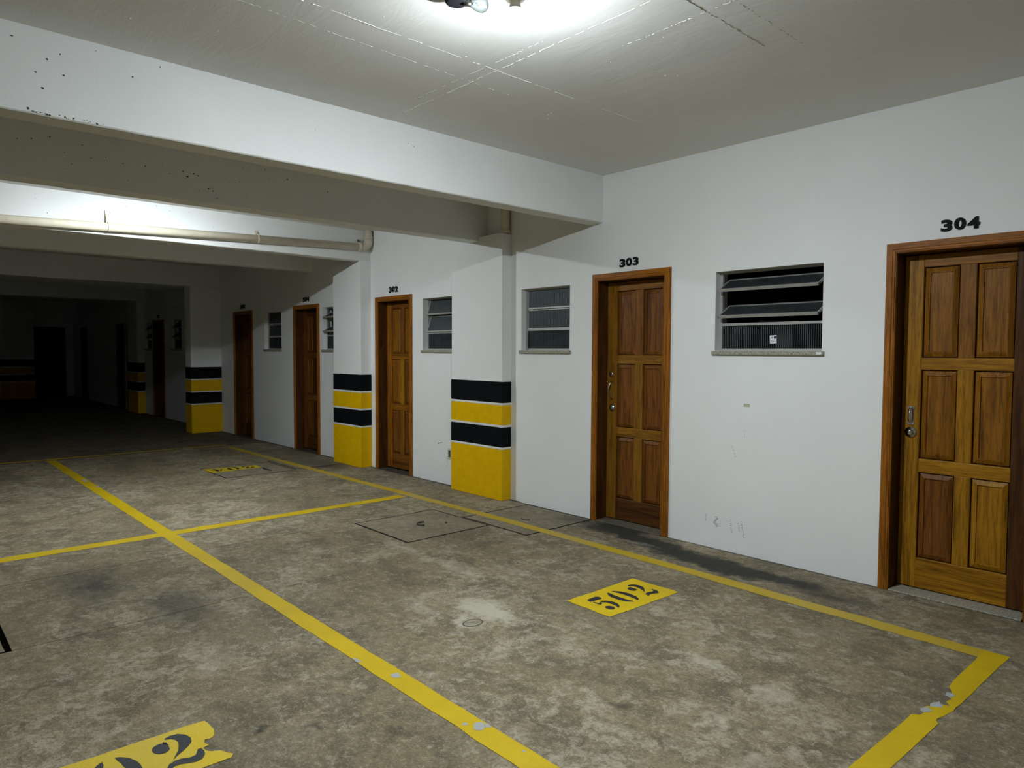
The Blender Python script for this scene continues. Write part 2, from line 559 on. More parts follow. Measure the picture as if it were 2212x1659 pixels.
# ------------------------------------------------------------------ floor
def grid_plate(x0, x1, y0, y1, holes, z):
    xs = sorted(set([x0, x1] + [h[0] for h in holes] + [h[1] for h in holes]))
    ys = sorted(set([y0, y1] + [h[2] for h in holes] + [h[3] for h in holes]))
    b = MB()
    idx = {}
    vs_, fs = [], []
    def vid(x, y):
        if (x, y) not in idx:
            idx[(x, y)] = len(vs_)
            vs_.append((x, y, z))
        return idx[(x, y)]
    for i in range(len(xs)-1):
        for j in range(len(ys)-1):
            mx, my = (xs[i]+xs[i+1])/2, (ys[j]+ys[j+1])/2
            inside = False
            for h in holes:
                if h[0] < mx < h[1] and h[2] < my < h[3]:
                    inside = True
                    # vertical joint walls
            if inside:
                continue
            fs.append((vid(xs[i], ys[j]), vid(xs[i+1], ys[j]), vid(xs[i+1], ys[j+1]), vid(xs[i], ys[j+1])))
    b.add(vs_, fs)
    for h in holes:
        a, c, d, e = h
        q = [(a, d), (c, d), (c, e), (a, e)]
        for k in range(4):
            (xa, ya), (xb, yb) = q[k], q[(k+1) % 4]
            b.add([(xa, ya, z), (xb, yb, z), (xb, yb, z-0.035), (xa, ya, z-0.035)], [(0, 1, 2, 3)])
    return b

def dark_sides(o):
    o.data.materials.append(M_BED)
    for p in o.data.polygons:
        if abs(p.normal.z) < 0.5:
            p.material_index = 1
    return o

COVERS = [(4.405, 5.205, 0.805, 1.620), (3.965, 4.785, 0.010, 0.800), (8.015, 8.86, 0.80, 1.655), (8.09, 8.94, 0.0, 0.775),
          (4.065, 4.88, 4.11, 4.95)]
HOLES = [tuple(c) for c in COVERS]
HOLES += [(10.795, 10.812, 0.0, YL), (5.238, 5.2425, 1.75, 4.9), (4.0685, 4.072, 2.2, 4.11)]
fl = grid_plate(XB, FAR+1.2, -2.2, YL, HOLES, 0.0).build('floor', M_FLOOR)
dark_sides(fl)
tag(fl, 'stained grey-brown concrete garage floor with yellow parking lines', 'floor', kind=S)
MB().box(XB, -2.2, -0.10, FAR+1.2, YL, -0.035).build('floor_bed', M_BED, fl)

def slab(poly_gap, c, label, hook=None, gapy=0.0):
    g = 0.015
    x0, x1, y0, y1 = c[0]+g, c[1]-g, c[2]+g+gapy, c[3]-g
    t = thing('inspection_cover', ((x0+x1)/2, (y0+y1)/2, -0.035), label, 'cover', 'concrete covers set in the floor')
    b = MB()
    # slightly ragged slab outline
    pts = []
    for (xa, ya), (xb, yb) in (((x0, y0), (x1, y0)), ((x1, y0), (x1, y1)), ((x1, y1), (x0, y1)), ((x0, y1), (x0, y0))):
        n = 9
        for k in range(n):
            f = k/n
            j = 0.0 if k == 0 else random.uniform(0, 0.006)
            px, py = xa+(xb-xa)*f, ya+(yb-ya)*f
            nx, ny = (y0+y1)/2-py, (x0+x1)/2-px
            if ya == yb:
                py += j*(1 if ya == y0 else -1)
            else:
                px += j*(1 if xa == x0 else -1)
            pts.append((px, py))
    b.prism(pts, Matrix.Translation((0, 0, -0.0345)), 0.0345+0.001)
    dark_sides(b.build('slab', M_COVER, t))
    for h in (hook or []):
        h.build('lifting_eye', M_DARKMETAL, t)
    return t

def loop(cx, cy, rx, ry, a0, a1, r=0.008, z=0.004):
    b = MB()
    b.tube([(cx+rx*math.cos(a0+(a1-a0)*k/10), cy+ry*math.sin(a0+(a1-a0)*k/10), z) for k in range(11)], r, 6)
    return b
slab(None, COVERS[0], 'square concrete inspection cover with a curved lifting eye, just left of the wall-side yellow line',
     [loop(4.80, 1.19, 0.055, 0.055, -0.6, 2.6, 0.010), loop(4.70, 1.02, 0.02, 0.015, 0, 2, 0.006)])
slab(None, COVERS[1], 'square concrete inspection cover against the wall under the yellow line, beside door 303',
     [loop(4.36, 0.42, 0.05, 0.04, 0.2, 2.9, 0.004)])
slab(None, COVERS[2], 'concrete inspection cover with a painted number across its far half, in the dim far stall',
     [loop(8.30, 1.05, 0.12, 0.02, 0.0, 3.1, 0.010)])
slab(None, COVERS[3], 'concrete inspection cover under the wall-side yellow line near door 504')
slab(None, COVERS[4], 'concrete inspection cover with a wide black gap at the left edge of the photo', gapy=0.012)

# small round mortar plug in the pale patch
pg = MB()
pg.add([(2.862+.056*math.cos(a)*.75, 2.236+.056*math.sin(a), .0011) for a in [k*2*PI/24 for k in range(24)]], [tuple(range(24))])
plug = pg.build('mortar_plug', M_COVER, fl)
rg_ = MB()
ro = [(2.862+.060*math.cos(a)*.75, 2.236+.060*math.sin(a)) for a in [k*2*PI/24 for k in range(25)]]
ri = [(2.862+.055*math.cos(a)*.75, 2.236+.055*math.sin(a)) for a in [k*2*PI/24 for k in range(25)]]
rg_.add([(x, y, .0017) for x, y in ro]+[(x, y, .0017) for x, y in ri], [(i, i+1, 26+i, 25+i) for i in range(24)])
rg_.build('joint_ring', M_BSTEN, plug)

# painted lines on the floor: flat ribbons with slightly ragged edges
def ribbon(pts_l, pts_r, z=0.0012):
    n = len(pts_l)
    b = MB()
    vs_ = [(x, y, z) for x, y in pts_l] + [(x, y, z) for x, y in pts_r]
    b.add(vs_, [(i, i+1, n+i+1, n+i) for i in range(n-1)])
    return b

def strip(p, q, w0, w1=None, n=60, jit=0.004, z=0.0012):
    w1 = w1 or w0
    (x0, y0), (x1, y1) = p, q
    L = math.hypot(x1-x0, y1-y0)
    nx, ny = -(y1-y0)/L, (x1-x0)/L
    l, r = [], []
    for k in range(n+1):
        f = k/n
        w = (w0+(w1-w0)*f)/2
        cx, cy = x0+(x1-x0)*f, y0+(y1-y0)*f
        a, b = w+random.gauss(0, jit), w+random.gauss(0, jit)
        l.append((cx+nx*a, cy+ny*a))
        r.append((cx-nx*b, cy-ny*b))
    return ribbon(l, r, z)

ln = strip((-1.5, 2.884), (10.79, 2.894), 0.106, 0.102, 120, 0.002, 0.0016).build('painted_line', M_YLINE, fl)
ln['label'] = 'long yellow line running from the foreground into the dark'
def chip(cx, cy, rx, ry, n=11, z=0.0024):
    b = MB()
    pts = []
    for k in range(n):
        a = 2*PI*k/n
        s = random.uniform(0.6, 1.2)
        pts.append((cx+rx*s*math.cos(a), cy+ry*s*math.sin(a), z))
    b.add(pts, [tuple(range(n))])
    return b
cb = MB()
for (x, y, rx, ry) in ((2.045, 2.868, .035, .030), (2.09, 2.90, .012, .012), (1.80, 2.858, .010, .010), (2.62, 2.876, .028, .022),
                       (2.87, 2.928, .03, .012), (8.9, 2.87, .12, .02), (8.4, 2.85, .06, .015), (2.02, 2.845, .018, .012)):
    c = chip(x, y, rx, ry)
    cb.add(c.v, c.f)
cb.build('paint_chip', M_CHIP, ln)['kind'] = 'stuff'
ln = strip((5.878, 0.69), (5.885, 6.5), 0.128, 0.125, 70, 0.005, 0.0012).build('painted_line', M_YLINE, fl)
ln['label'] = 'yellow cross line dividing the near stall from the next one'
ln = MB()
wl = [(0.86, .645), (1.36, .640), (2.76, .603), (4.45, .590), (5.88, .598), (7.3, .62), (8.45, .637), (10.79, .66)]
L1, R1 = [], []
for i in range(len(wl)-1):
    (xa, ya), (xb, yb) = wl[i], wl[i+1]
    for k in range(12):
        f = k/12
        x, y = xa+(xb-xa)*f, ya+(yb-ya)*f
        w = 0.055 if x < 2.5 else 0.050
        L1.append((x, y+w+random.gauss(0, .003)))
        R1.append((x, y-w+random.gauss(0, .003)))
ln = ribbon(L1, R1, 0.0013).build('painted_line', M_YLINE2, fl)
ln['label'] = 'yellow line along the door wall, faded in places'
# near cross line with its torn middle
lf = [(.935, .59), (.93, .75), (.932, .90), (.933, 1.06), (.928, 1.14), (.90, 1.20), (.915, 1.235), (.884, 1.265), (.895, 1.30),
      (.872, 1.33), (.895, 1.345), (.888, 1.365), (.905, 1.385), (.935, 1.40), (.943, 1.44), (.925, 1.475), (.928, 1.50), (.955, 1.52), (.955, 1.60), (.962, 1.80), (.972, 2.06), (.98, 2.4), (.985, 2.83)]
rg = [(.826, .59), (.835, .75), (.838, .90), (.842, 1.06), (.842, 1.14), (.845, 1.20), (.846, 1.235), (.846, 1.265), (.848, 1.30),
      (.852, 1.33), (.85, 1.345), (.85, 1.365), (.852, 1.385), (.856, 1.40), (.862, 1.44), (.872, 1.475), (.873, 1.50), (.858, 1.52), (.860, 1.60), (.866, 1.80), (.876, 2.06), (.882, 2.4), (.888, 2.83)]
ln = ribbon(lf, rg, 0.0015).build('painted_line', M_YLINE, fl)
ln['label'] = 'yellow cross line with torn patches closing the stall at right'
cb = MB()
for c in (chip(.925, 1.44, .018, .035), chip(.905, 1.225, .018, .03), chip(.91, 1.37, .022, .05, 13, 0.0011)):
    cb.add(c.v, c.f)
cb.build('paint_chip', M_CHIP, ln)['kind'] = 'stuff'
ln = strip((10.88, 0.6), (10.95, 6.5), 0.10, 0.10, 60, 0.004, 0.0012).build('painted_line', M_YLINE2, fl)
ln['label'] = 'dim yellow cross line beyond the floor joint'

# stencilled stall numbers
def arc(cx, cy, rx, ry, a0, a1, n=14):
    return [(cx+rx*math.cos(math.radians(a0+(a1-a0)*k/n)), cy+ry*math.sin(math.radians(a0+(a1-a0)*k/n))) for k in range(n+1)]
STENCIL = {
 '2': [arc(.25, .70, .17, .16, 0, 345, 16)[:-1] + [(.40, .84), (.34, .88)],
       [(.40, .97), (.52, 1.0), (.68, .97), (.80, .87), (.84, .74), (.80, .60), (.70, .50), (.56, .42), (.42, .34), (.30, .25),
        (.40, .37), (.49, .48), (.55, .60), (.58, .72), (.57, .82), (.51, .90), (.42, .92)],
       [(.12, .02), (.13, .10), (.20, .19), (.32, .23), (.46, .21), (.60, .16), (.70, .17), (.76, .25), (.80, .31), (.87, .31), (.89, .22),
        (.86, .10), (.77, .01), (.64, -.02), (.50, .02), (.36, .07), (.24, .07), (.17, .02)]],
 '0': [arc(.44, .5, .40, .5, 100, 260, 18) + [(.36, .06)] + arc(.40, .5, .10, .42, 262, 98, 12)[1:-1] + [(.36, .94)],
       arc(.52, .5, .40, .5, -80, 80, 18) + [(.60, .94)] + arc(.56, .5, .10, .42, 82, -82, 12)[1:-1] + [(.60, .06)]],
 '5': [[(.20, .80), (.23, 1.0), (.78, 1.0), (.86, .94), (.85, .82), (.76, .77), (.50, .80)],
       [(.20, .75), (.27, .75), (.30, .57), (.42, .62), (.43, .54), (.22, .46)],
       [(.46, .64), (.62, .65), (.77, .57), (.86, .40), (.83, .20), (.70, .06), (.52, -.01), (.53, .06), (.60, .16), (.63, .32), (.60, .47), (.50, .57)],
       arc(.27, .16, .16, .15, 20, 340, 16) + [(.46, .06), (.45, .10)]],
 '4': [[(.46, .97), (.03, .32), (.46, .32), (.46, .42), (.20, .42), (.46, .80)],
       [(.52, 1.0), (.76, 1.0), (.76, 0.0), (.52, 0.0)],
       [(.80, .43), (.94, .43), (.94, .31), (.80, .31)]],
}
def ragged(poly, j):
    return [(x+random.uniform(-j, j), y+random.uniform(-j, j)) for x, y in poly]

def stall_number(outline, glyphs, label, flip=False, h=0.2, w=0.15):
    b = MB()
    b.add([(x, y, 0.0020) for x, y in outline], [tuple(range(len(outline)))])
    o = b.build('stall_number', M_YBOX, fl)
    o['label'] = label
    for ch, x, y in glyphs:          # (x, y) = centre of the glyph; text runs towards -Y, top towards +X
        g = MB()
        for poly in STENCIL[ch]:
            pts = []
            for px, py in ragged(poly, .008):
                lx, ly = (px-.5)*w, (py-.5)*h
                if flip:
                    lx, ly = -lx, -ly
                pts.append((x+ly, y-lx, 0.0031))
            g.add(pts, [tuple(range(len(pts)))])
        g.build('digit', M_BSTEN, o)
    return o
def edge_pts(pts, per=8, j=0.004):
    out = []
    for i in range(len(pts)):
        (xa, ya), (xb, yb) = pts[i], pts[(i+1) % len(pts)]
        for k in range(per):
            f = k/per
            s = j if k else j*0.5
            out.append((xa+(xb-xa)*f+random.uniform(-s, s), ya+(yb-ya)*f+random.uniform(-s, s)))
    return out
stall_number(edge_pts([(2.755, 1.616), (2.752, 1.010), (2.410, 1.008), (2.425, 1.628)]),
             [('5', 2.585, 1.485), ('0', 2.585, 1.315), ('2', 2.585, 1.140)],
             'yellow plate stencilled 502 in black on the near stall floor', h=.205, w=.148)
stall_number([(2.805, 4.42), (2.801, 4.30), (2.803, 4.13), (2.797, 4.0), (2.799, 3.88), (2.795, 3.80), (2.797, 3.72), (2.790, 3.645), (2.76, 3.641), (2.70, 3.640), (2.66, 3.652),
              (2.645, 3.672), (2.652, 3.69), (2.63, 3.70), (2.605, 3.690), (2.598, 3.715), (2.575, 3.712), (2.556, 3.70), (2.541, 3.672), (2.51, 3.660), (2.49, 3.645), (2.47, 3.66),
              (2.473, 3.75), (2.469, 3.9), (2.472, 4.1), (2.468, 4.25), (2.47, 4.42)],
             [('0', 2.625, 3.985), ('2', 2.645, 3.785)],
             'worn yellow plate with black stencilled 0 and 2, cut by the bottom left edge', h=.235, w=.175)
stall_number(edge_pts([(8.80, 1.66), (8.70, 1.03), (8.47, 1.05), (8.46, 1.64)]),
             [('4', 8.62, 1.525), ('0', 8.62, 1.345), ('2', 8.60, 1.165)],
             'dim yellow plate with black stencilled number on the far cover', flip=True, h=.20, w=.15)

# ------------------------------------------------------------------ walls with openings
def holed_wall(x0, x1, z0, z1, holes, y, thick):
    xs = sorted(set([x0, x1] + [h[0] for h in holes] + [h[1] for h in holes]))
    zs = sorted(set([z0, z1] + [h[2] for h in holes] + [h[3] for h in holes]))
    b = MB()
    for yy in (y, y-thick):
        idx, vs_, fs = {}, [], []
        def vid(x, z):
            if (x, z) not in idx:
                idx[(x, z)] = len(vs_)
                vs_.append((x, yy, z))
            return idx[(x, z)]
        for i in range(len(xs)-1):
            for j in range(len(zs)-1):
                mx, mz = (xs[i]+xs[i+1])/2, (zs[j]+zs[j+1])/2
                if any(h[0] < mx < h[1] and h[2] < mz < h[3] for h in holes):
                    continue
                fs.append((vid(xs[i], zs[j]), vid(xs[i+1], zs[j]), vid(xs[i+1], zs[j+1]), vid(xs[i], zs[j+1])))
        b.add(vs_, fs)
    for a, c, d, e in holes:
        q = [(a, d), (c, d), (c, e), (a, e)]
        for k in range(4):
            if k == 0 and d == z0:
                continue        # the floor runs through under a door
            (xa, za), (xb, zb) = q[k], q[(k+1) % 4]
            b.add([(xa, y, za), (xb, y, zb), (xb, y-thick, zb), (xa, y-thick, za)], [(0, 1, 2, 3)])
    for xx in (x0, x1):
        b.add([(xx, y, z0), (xx, y-thick, z0), (xx, y-thick, z1), (xx, y, z1)], [(0, 1, 2, 3)])
    return b

DOORS = [  # x_low, width, number, wall plane
    dict(x=0.840, w=.80, no='304', y=0.0, look='near'),
    dict(x=3.195, w=.795, no='303', y=0.0, look='mid'),
    dict(x=6.742, w=.79, no='302', y=W2Y, look='third'),
    dict(x=9.012, w=.80, no='504', y=W2Y, look='far'),
    dict(x=11.325, w=.81, no='503', y=W2Y, look='far'),
    dict(x=16.05, w=.82, no='502', y=W2Y, look='far'),
    dict(x=18.42, w=.62, no=None, y=W2Y, look='far'),
    dict(x=19.25, w=.78, no=None, y=W2Y, look='far'),
    dict(x=23.35, w=.80, no=None, y=W2Y, look='far'),
]
WINDOWS = [  # x0, x1, z0, z1, tilts of the upper two sashes
    dict(x0=2.025, x1=2.810, z0=1.460, z1=2.032, y=0.0, tilt=(62, 62)),
    dict(x0=4.262, x1=4.889, z0=1.462, z1=2.037, y=0.0, tilt=(0.6, 0.3)),
    dict(x0=5.90, x1=6.535, z0=1.462, z1=2.037, y=W2Y, tilt=(17, 17)),
    dict(x0=8.30, x1=8.925, z0=1.465, z1=2.042, y=W2Y, tilt=(64, 64)),
    dict(x0=10.245, x1=10.87, z0=1.47, z1=2.045, y=W2Y, tilt=(2, 2)),
    dict(x0=14.93, x1=15.56, z0=1.475, z1=2.07, y=W2Y, tilt=(45, 50)),
    dict(x0=16.98, x1=17.52, z0=1.475, z1=2.07, y=W2Y, tilt=(45, 50)),
]
def dh(d): return (d['x']+.052, d['x']+d['w']-.052, 0.0, 2.052)
def wh(w): return (w['x0'], w['x1'], w['z0'], w['z1'])
TH = 0.16
w1 = holed_wall(XB, WJ, 0.0, CZ, [dh(d) for d in DOORS if d['x'] < WJ] + [wh(w) for w in WINDOWS if w['x0'] < WJ-.1], 0.0, TH)
w1b = holed_wall(WJ, FAR, 0.0, CZ, [dh(d) for d in DOORS if d['x'] > WJ] + [wh(w) for w in WINDOWS if w['x0'] > WJ], W2Y, TH-.02)
w1.add(w1b.v, w1b.f)
wr = w1.build('wall_right', M_WALL)
tag(wr, 'white plastered wall with the numbered wooden doors and louvre windows', 'wall', kind=S)
# scuffs on the wall between doors 303 and 304
sc = MB()
def scuff(x, z, dx, dz, w=0.0025):
    n = Vector((-dz, 0, dx)).normalized()*w
    a, b_ = Vector((x, 0.0006, z)), Vector((x+dx, 0.0006, z+dz))
    mid = (a+b_)/2 + Vector((random.uniform(-.004, .004), 0, random.uniform(-.003, .003)))
    sc.add([a, mid-n, b_, mid+n], [(0, 1, 2, 3)])
for k in range(9):
    scuff(2.79-.012*math.sin(k), 0.235-.009*k, -.022-.01*random.random(), .006)
for k in range(4):
    scuff(2.865, .235-.014*k, -.008, .012, .002)
for (bx, n, z0) in ((2.665, 9, .235), (2.60, 5, .215), (2.575, 11, .235)):
    for k in range(n):
        scuff(bx-.004*k*.4+random.uniform(-.004, .004), z0-.011*k, -.014, random.uniform(-.008, .003), .0020)
for k in range(4):
    scuff(2.655-.008*k, .775-.022*k, -.008, -.016, .002)
for k in range(3):
    scuff(2.56, .90-.02*k, -.002, -.018, .001)
sc.build('scuff_marks', M_SCUFF, wr)['kind'] = 'stuff'
sc = MB()
for k in range(8):
    x, z = 6.09+random.uniform(-.012, .012), .30-.016*k
    sc.add([(x, W2Y+.0006, z), (x-.014, W2Y+.0006, z+.004), (x-.016, W2Y+.0006, z+.007), (x-.002, W2Y+.0006, z+.005)], [(0, 1, 2, 3)])
sc.add([(6.26, W2Y+.0006, .425), (6.17, W2Y+.0006, .445), (6.165, W2Y+.0006, .452), (6.25, W2Y+.0006, .436)], [(0, 1, 2, 3)])
sc.build('scuff_marks', M_SCUFF, wr)['kind'] = 'stuff'

# other walls
def plainwall(name, b, label, mat=M_WALL):
    o = b.build(name, mat)
    return tag(o, label, 'wall', kind=S)
bw = MB()
bw.box(FAR, -2.2, 0, FAR+.15, 0.18, CZ); bw.box(FAR, .18, 2.14, FAR+.15, 1.04, CZ); bw.box(FAR, 1.04, 0, FAR+.15, 1.55, CZ)
bw.box(FAR, 1.55, 0, FAR+.15, 2.6, 1.69); bw.box(FAR, 1.55, 2.06, FAR+.15, 2.6, CZ); bw.box(FAR, 2.6, 0, FAR+.15, YL, CZ)
plainwall('wall_end', bw, 'dark end wall far across the garage with a black doorway')
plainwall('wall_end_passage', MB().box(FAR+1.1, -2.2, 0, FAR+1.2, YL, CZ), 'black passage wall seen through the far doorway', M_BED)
plainwall('wall_left', MB().box(XB, YL, 0, FAR+1.2, YL+.15, CZ), 'white wall on the opposite side of the garage')
plainwall('wall_back', MB().box(XB-.15, -2.2, 0, XB, YL, CZ), 'white wall behind the camera')
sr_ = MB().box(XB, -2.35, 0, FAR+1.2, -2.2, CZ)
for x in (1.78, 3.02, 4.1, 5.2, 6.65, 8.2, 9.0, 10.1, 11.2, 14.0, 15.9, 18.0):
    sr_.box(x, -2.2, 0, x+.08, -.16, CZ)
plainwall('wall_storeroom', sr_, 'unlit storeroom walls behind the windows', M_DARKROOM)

# ------------------------------------------------------------------ ceiling
ce = MB().box(XB, -2.2, CZ, FAR+1.2, YL, CZ+.15).build('ceiling', M_CEIL)
tag(ce, 'painted concrete ceiling with raised board joints', 'ceiling', kind=S)
def seam(p, q, w=0.006, h=0.006, n=110, gap=0.12):
    (x0, y0), (x1, y1) = p, q
    L = math.hypot(x1-x0, y1-y0)
    tx, ty = (x1-x0)/L, (y1-y0)/L
    nx, ny = -ty, tx
    b = MB()
    prev = None
    for k in range(n+1):
        f = k/n
        j = random.gauss(0, .0025)
        ww = w*random.uniform(.4, 1.3)
        hh = h*random.uniform(.3, 1.3)
        c = Vector((x0+tx*L*f+nx*j, y0+ty*L*f+ny*j, CZ))
        cur = [c+Vector((nx*ww, ny*ww, .001)), c+Vector((0, 0, -hh)), c-Vector((nx*ww, ny*ww, -.001))]
        if prev and random.random() > gap:
            b.add(prev+cur, [(0, 1, 4, 3), (1, 2, 5, 4)])
        prev = cur
    return b
for p, q, w, h, g in (((2.82, 4.5), (2.84, .1), .003, .0022, .22), ((3.86, 2.10), (0.9, 2.11), .003, .0022, .18), ((3.0, 3.6), (3.05, 1.8), .0025, .0012, .4),
                      ((1.735, 2.9), (1.735, 1.35), .003, .003, .1), ((1.597, 2.7), (1.60, 1.25), .0025, .002, .35),
                      ((3.5, 2.18), (2.4, 2.17), .003, .0015, .3), ((2.2, 1.85), (1.2, 1.86), .003, .0015, .5)):
    seam(p, q, w, h, gap=g).build('board_joint', M_CEIL, ce)
nb = MB()
for k in range(70):
    x, y, r = random.uniform(.6, 3.8), random.uniform(.2, 4.2), random.uniform(.002, .006)
    nb.add([(x+r*math.cos(a)*random.uniform(.6, 1.4), y+r*math.sin(a), CZ) for a in (0, 1.26, 2.5, 3.77, 5.0)] + [(x, y, CZ-r*.8)],
           [(0, 1, 5), (1, 2, 5), (2, 3, 5), (3, 4, 5), (4, 0, 5)])
nb.build('paint_drips', M_CEIL, ce)['kind'] = 'stuff'

# ------------------------------------------------------------------ beams
def beam(x0, x1, zb, label, yend=YL, jit=0.0011, y0=W2Y, pits=(), n=110):
    b = MB()
    rows = []
    for k in range(n+1):
        y = y0 + (yend-y0)*(k/n)**1.3
        j = [random.gauss(0, jit) for _ in range(4)]
        rows.append([(x0, y, CZ), (x0+j[0]*.4, y, zb+.006+j[1]), (x0+.007, y, zb+j[1]), (x1-.007, y, zb+j[2]), (x1+j[3]*.4, y, zb+.006+j[2]), (x1, y, CZ)])
    vs_ = [p for r in rows for p in r]
    fs = []
    for k in range(n):
        for c in range(5):
            fs.append((k*6+c, k*6+c+1, (k+1)*6+c+1, (k+1)*6+c))
    fs += [tuple(range(6)), tuple(n*6+c for c in range(6))]
    b.add(vs_, fs)
    o = b.build('ceiling_beam', M_BEAM)
    tag(o, label, 'beam', kind=S)
    if pits:
        pb = MB()
        for (y, z, r) in pits:
            s = random.uniform(.5, 1.0)
            r = r*.8
            pb.add([(x0-.0012, y+r*math.cos(a)*random.uniform(.6, 1.2), z+r*s*math.sin(a)) for a in (0, 1.05, 2.1, 3.14, 4.2, 5.25)], [tuple(range(6))])
        pb.build('pits', M_PIT, o)['kind'] = 'stuff'
    return o
P1 = [(4.064, 2.856, .008), (3.931, 2.789, .008), (3.977, 2.718, .007), (3.868, 2.732, .008), (3.574, 2.802, .007), (3.952, 2.653, .009),
      (3.879, 2.826, .005), (4.011, 2.548, .008), (3.732, 2.883, .004), (3.445, 2.884, .005), (1.95, 2.80, .005), (1.9, 2.79, .005),
      (1.15, 2.83, .004), (1.3, 2.82, .004), (2.6, 2.75, .004)]
P1 += [(random.uniform(3.7, 4.02), random.uniform(2.535, 2.548), random.uniform(.003, .007)) for _ in range(22)]
beam(3.890, 4.045, 2.529, 'nearest white ceiling beam, brightly lit across the top of the photo', pits=P1)
P2 = [(2.87, 2.74, .010), (2.839, 2.709, .012), (2.796, 2.736, .009), (2.767, 2.727, .009), (2.08, 2.814, .010), (1.73, 2.769, .007), (2.693, 2.645, .008),
      (2.66, 2.633, .008)] + [(random.uniform(2.2, 4.0), random.uniform(2.58, 2.88), random.uniform(.003, .007)) for _ in range(26)]
beam(5.405, 5.565, 2.535, 'shaded second ceiling beam above the nearest striped column', pits=P2)
beam(7.655, 7.810, 2.552, 'third ceiling beam, lit brightly behind the cream pipe',
     pits=[(2.844, 2.767, .006), (3.354, 2.699, .006), (2.426, 2.892, .006), (2.3, 2.86, .005), (2.7, 2.85, .005)] +
          [(random.uniform(1.6, 3.8), random.uniform(2.6, 2.9), .004) for _ in range(14)])
beam(9.205, 9.365, 2.555, 'fourth ceiling beam, shaded, in front of the dark bay')
beam(12.750, 14.00, 2.553, 'deep header beam over the opening to the dark far bay', jit=.0015, n=60)
beam(17.45, 18.40, 2.553, 'dark ceiling beam above the far striped column', jit=.0015, n=40)
beam(25.05, 25.30, 2.553, 'darkest ceiling beam at the end wall', jit=.001, n=30)

# ------------------------------------------------------------------ striped columns
BANDS = [('yellow_band', 0.0, .497, M_YCOL), ('white_line', .497, .519, M_WCOL), ('black_band', .519, .712, M_BCOL), ('white_line', .712, .735, M_WCOL),
         ('yellow_band', .735, .928, M_YCOL), ('white_line', .928, .951, M_WCOL), ('black_band', .951, 1.155, M_BCOL), ('white_line', 1.155, 1.166, M_WCOL)]
def column(x0, x1, y0, y1, ztop, label, e=0.004, bev=0.008):
    t = thing('striped_column', ((x0+x1)/2, (y0+y1)/2, 0), label, 'column')
    MB().box(x0, y0, 0.0, x1, y1, ztop).build('shaft', M_WALL, t, bevel=0.006)
    for nm, a, b, mt in BANDS:
        ee = e + (0.0015 if nm == 'white_line' else 0)
        MB().box(x0-ee, y0, a+.0005, x1+ee, y1+ee, b-.0005).build(nm, mt, t, bevel=0.003)
    return t
column(5.056, 5.850, W2Y-.005, 0.098, 2.580, 'white column with black and yellow bands, nearest and largest, right of door 302')
column(7.650, 8.345, W2Y-.005, 0.128, 2.556, 'white column with black and yellow bands, second nearest, between doors 504 and 302')
column(12.755, 13.05, W2Y-.005, 0.497, 2.552, 'wide striped pillar at the dark opening, left of door 503')
column(17.55, 18.395, W2Y-.005, 0.130, 2.552, 'barely lit striped column deep in the dark bay')
column(24.95, 25.30, 1.05, 2.6, 2.551, 'almost black striped pillar at the far left edge, against the end wall')

# vertical pipe above the nearest column
t = thing('vent_pipe', (5.085, .035, 2.58), 'cream vertical pipe stub standing on top of the nearest striped column', 'pipe')
MB().tube([(5.085, .035, 2.581), (5.085, .035, CZ)], .043, 16).build('pipe', M_PVC, t)
MB().lathe((5.085, .035, 2.581), (0, 0, 1), [(0, .050), (.03, .050), (.034, .044)], 16).build('collar', M_PVC, t)

# ------------------------------------------------------------------ drain pipe along the third beam
t = thing('drain_pipe', (7.60, 2.0, 2.66), 'long cream PVC drain pipe running along the lit third beam', 'pipe')
def pz(y): return 2.592 + (2.714-2.592)*(3.713-y)/(3.713-.142)
MB().tube([(7.605, 6.5, pz(6.5)), (7.605, .12, pz(.12))], .042, 20).build('pipe', M_PVC, t)
el = MB()
zc = pz(.12)
el.tube([(7.605, .16, zc)] + [(7.605, .12-.085*math.sin(a), zc+.085*(1-math.cos(a))) for a in [k*PI/16 for k in range(9)]] + [(7.605, .035, zc+.11)], .050, 20)
el.build('elbow', M_PVC, t)
MB().tube([(7.605, .035, zc+.09), (7.605, .035, CZ)], .043, 20).build('riser', M_PVC, t)
MB().tube([(7.605, .035, zc+.10), (7.605, .035, zc+.135)], .052, 20).build('collar', M_PVC, t)
MB().tube([(7.605, .18, pz(.18)), (7.605, .13, pz(.13))], .052, 20).build('collar', M_PVC, t)
for y, h in ((2.874, .12), (1.418, .05)):
    z = pz(y)
    b = MB()
    b.tube([(7.605+.045*math.cos(a), y, z+.045*math.sin(a)) for a in [k*2*PI/18 for k in range(19)]], .005, 6)
    b.box(7.640, y-.014, z+.02, 7.654, y+.014, z+.045+h)
    b.add([(7.605, y, z+.045), (7.652, y-.012, z+.045+h), (7.652, y+.012, z+.045+h), (7.60, y+.012, z+.045)], [(0, 1, 2), (0, 2, 3)])
    b.build('bracket', M_PVC, t)
b = MB()
b.tube([(7.60, .17, pz(.17)+.04), (7.61, .185, pz(.17)+.075), (7.63, .17, pz(.17)+.085), (7.648, .15, pz(.17)+.06)], .006, 6)
b.tube([(7.60, .15, pz(.17)+.045), (7.63, .14, pz(.17)+.07), (7.648, .16, pz(.17)+.09)], .004, 6)
b.build('tie_wire', M_DARKMETAL, t)

# ------------------------------------------------------------------ doors
def casing_leg(x0, x1, zt, y, inner_is_low, top=False):
    """moulded architrave profile: flat band with stepped beads towards the opening"""
    pass

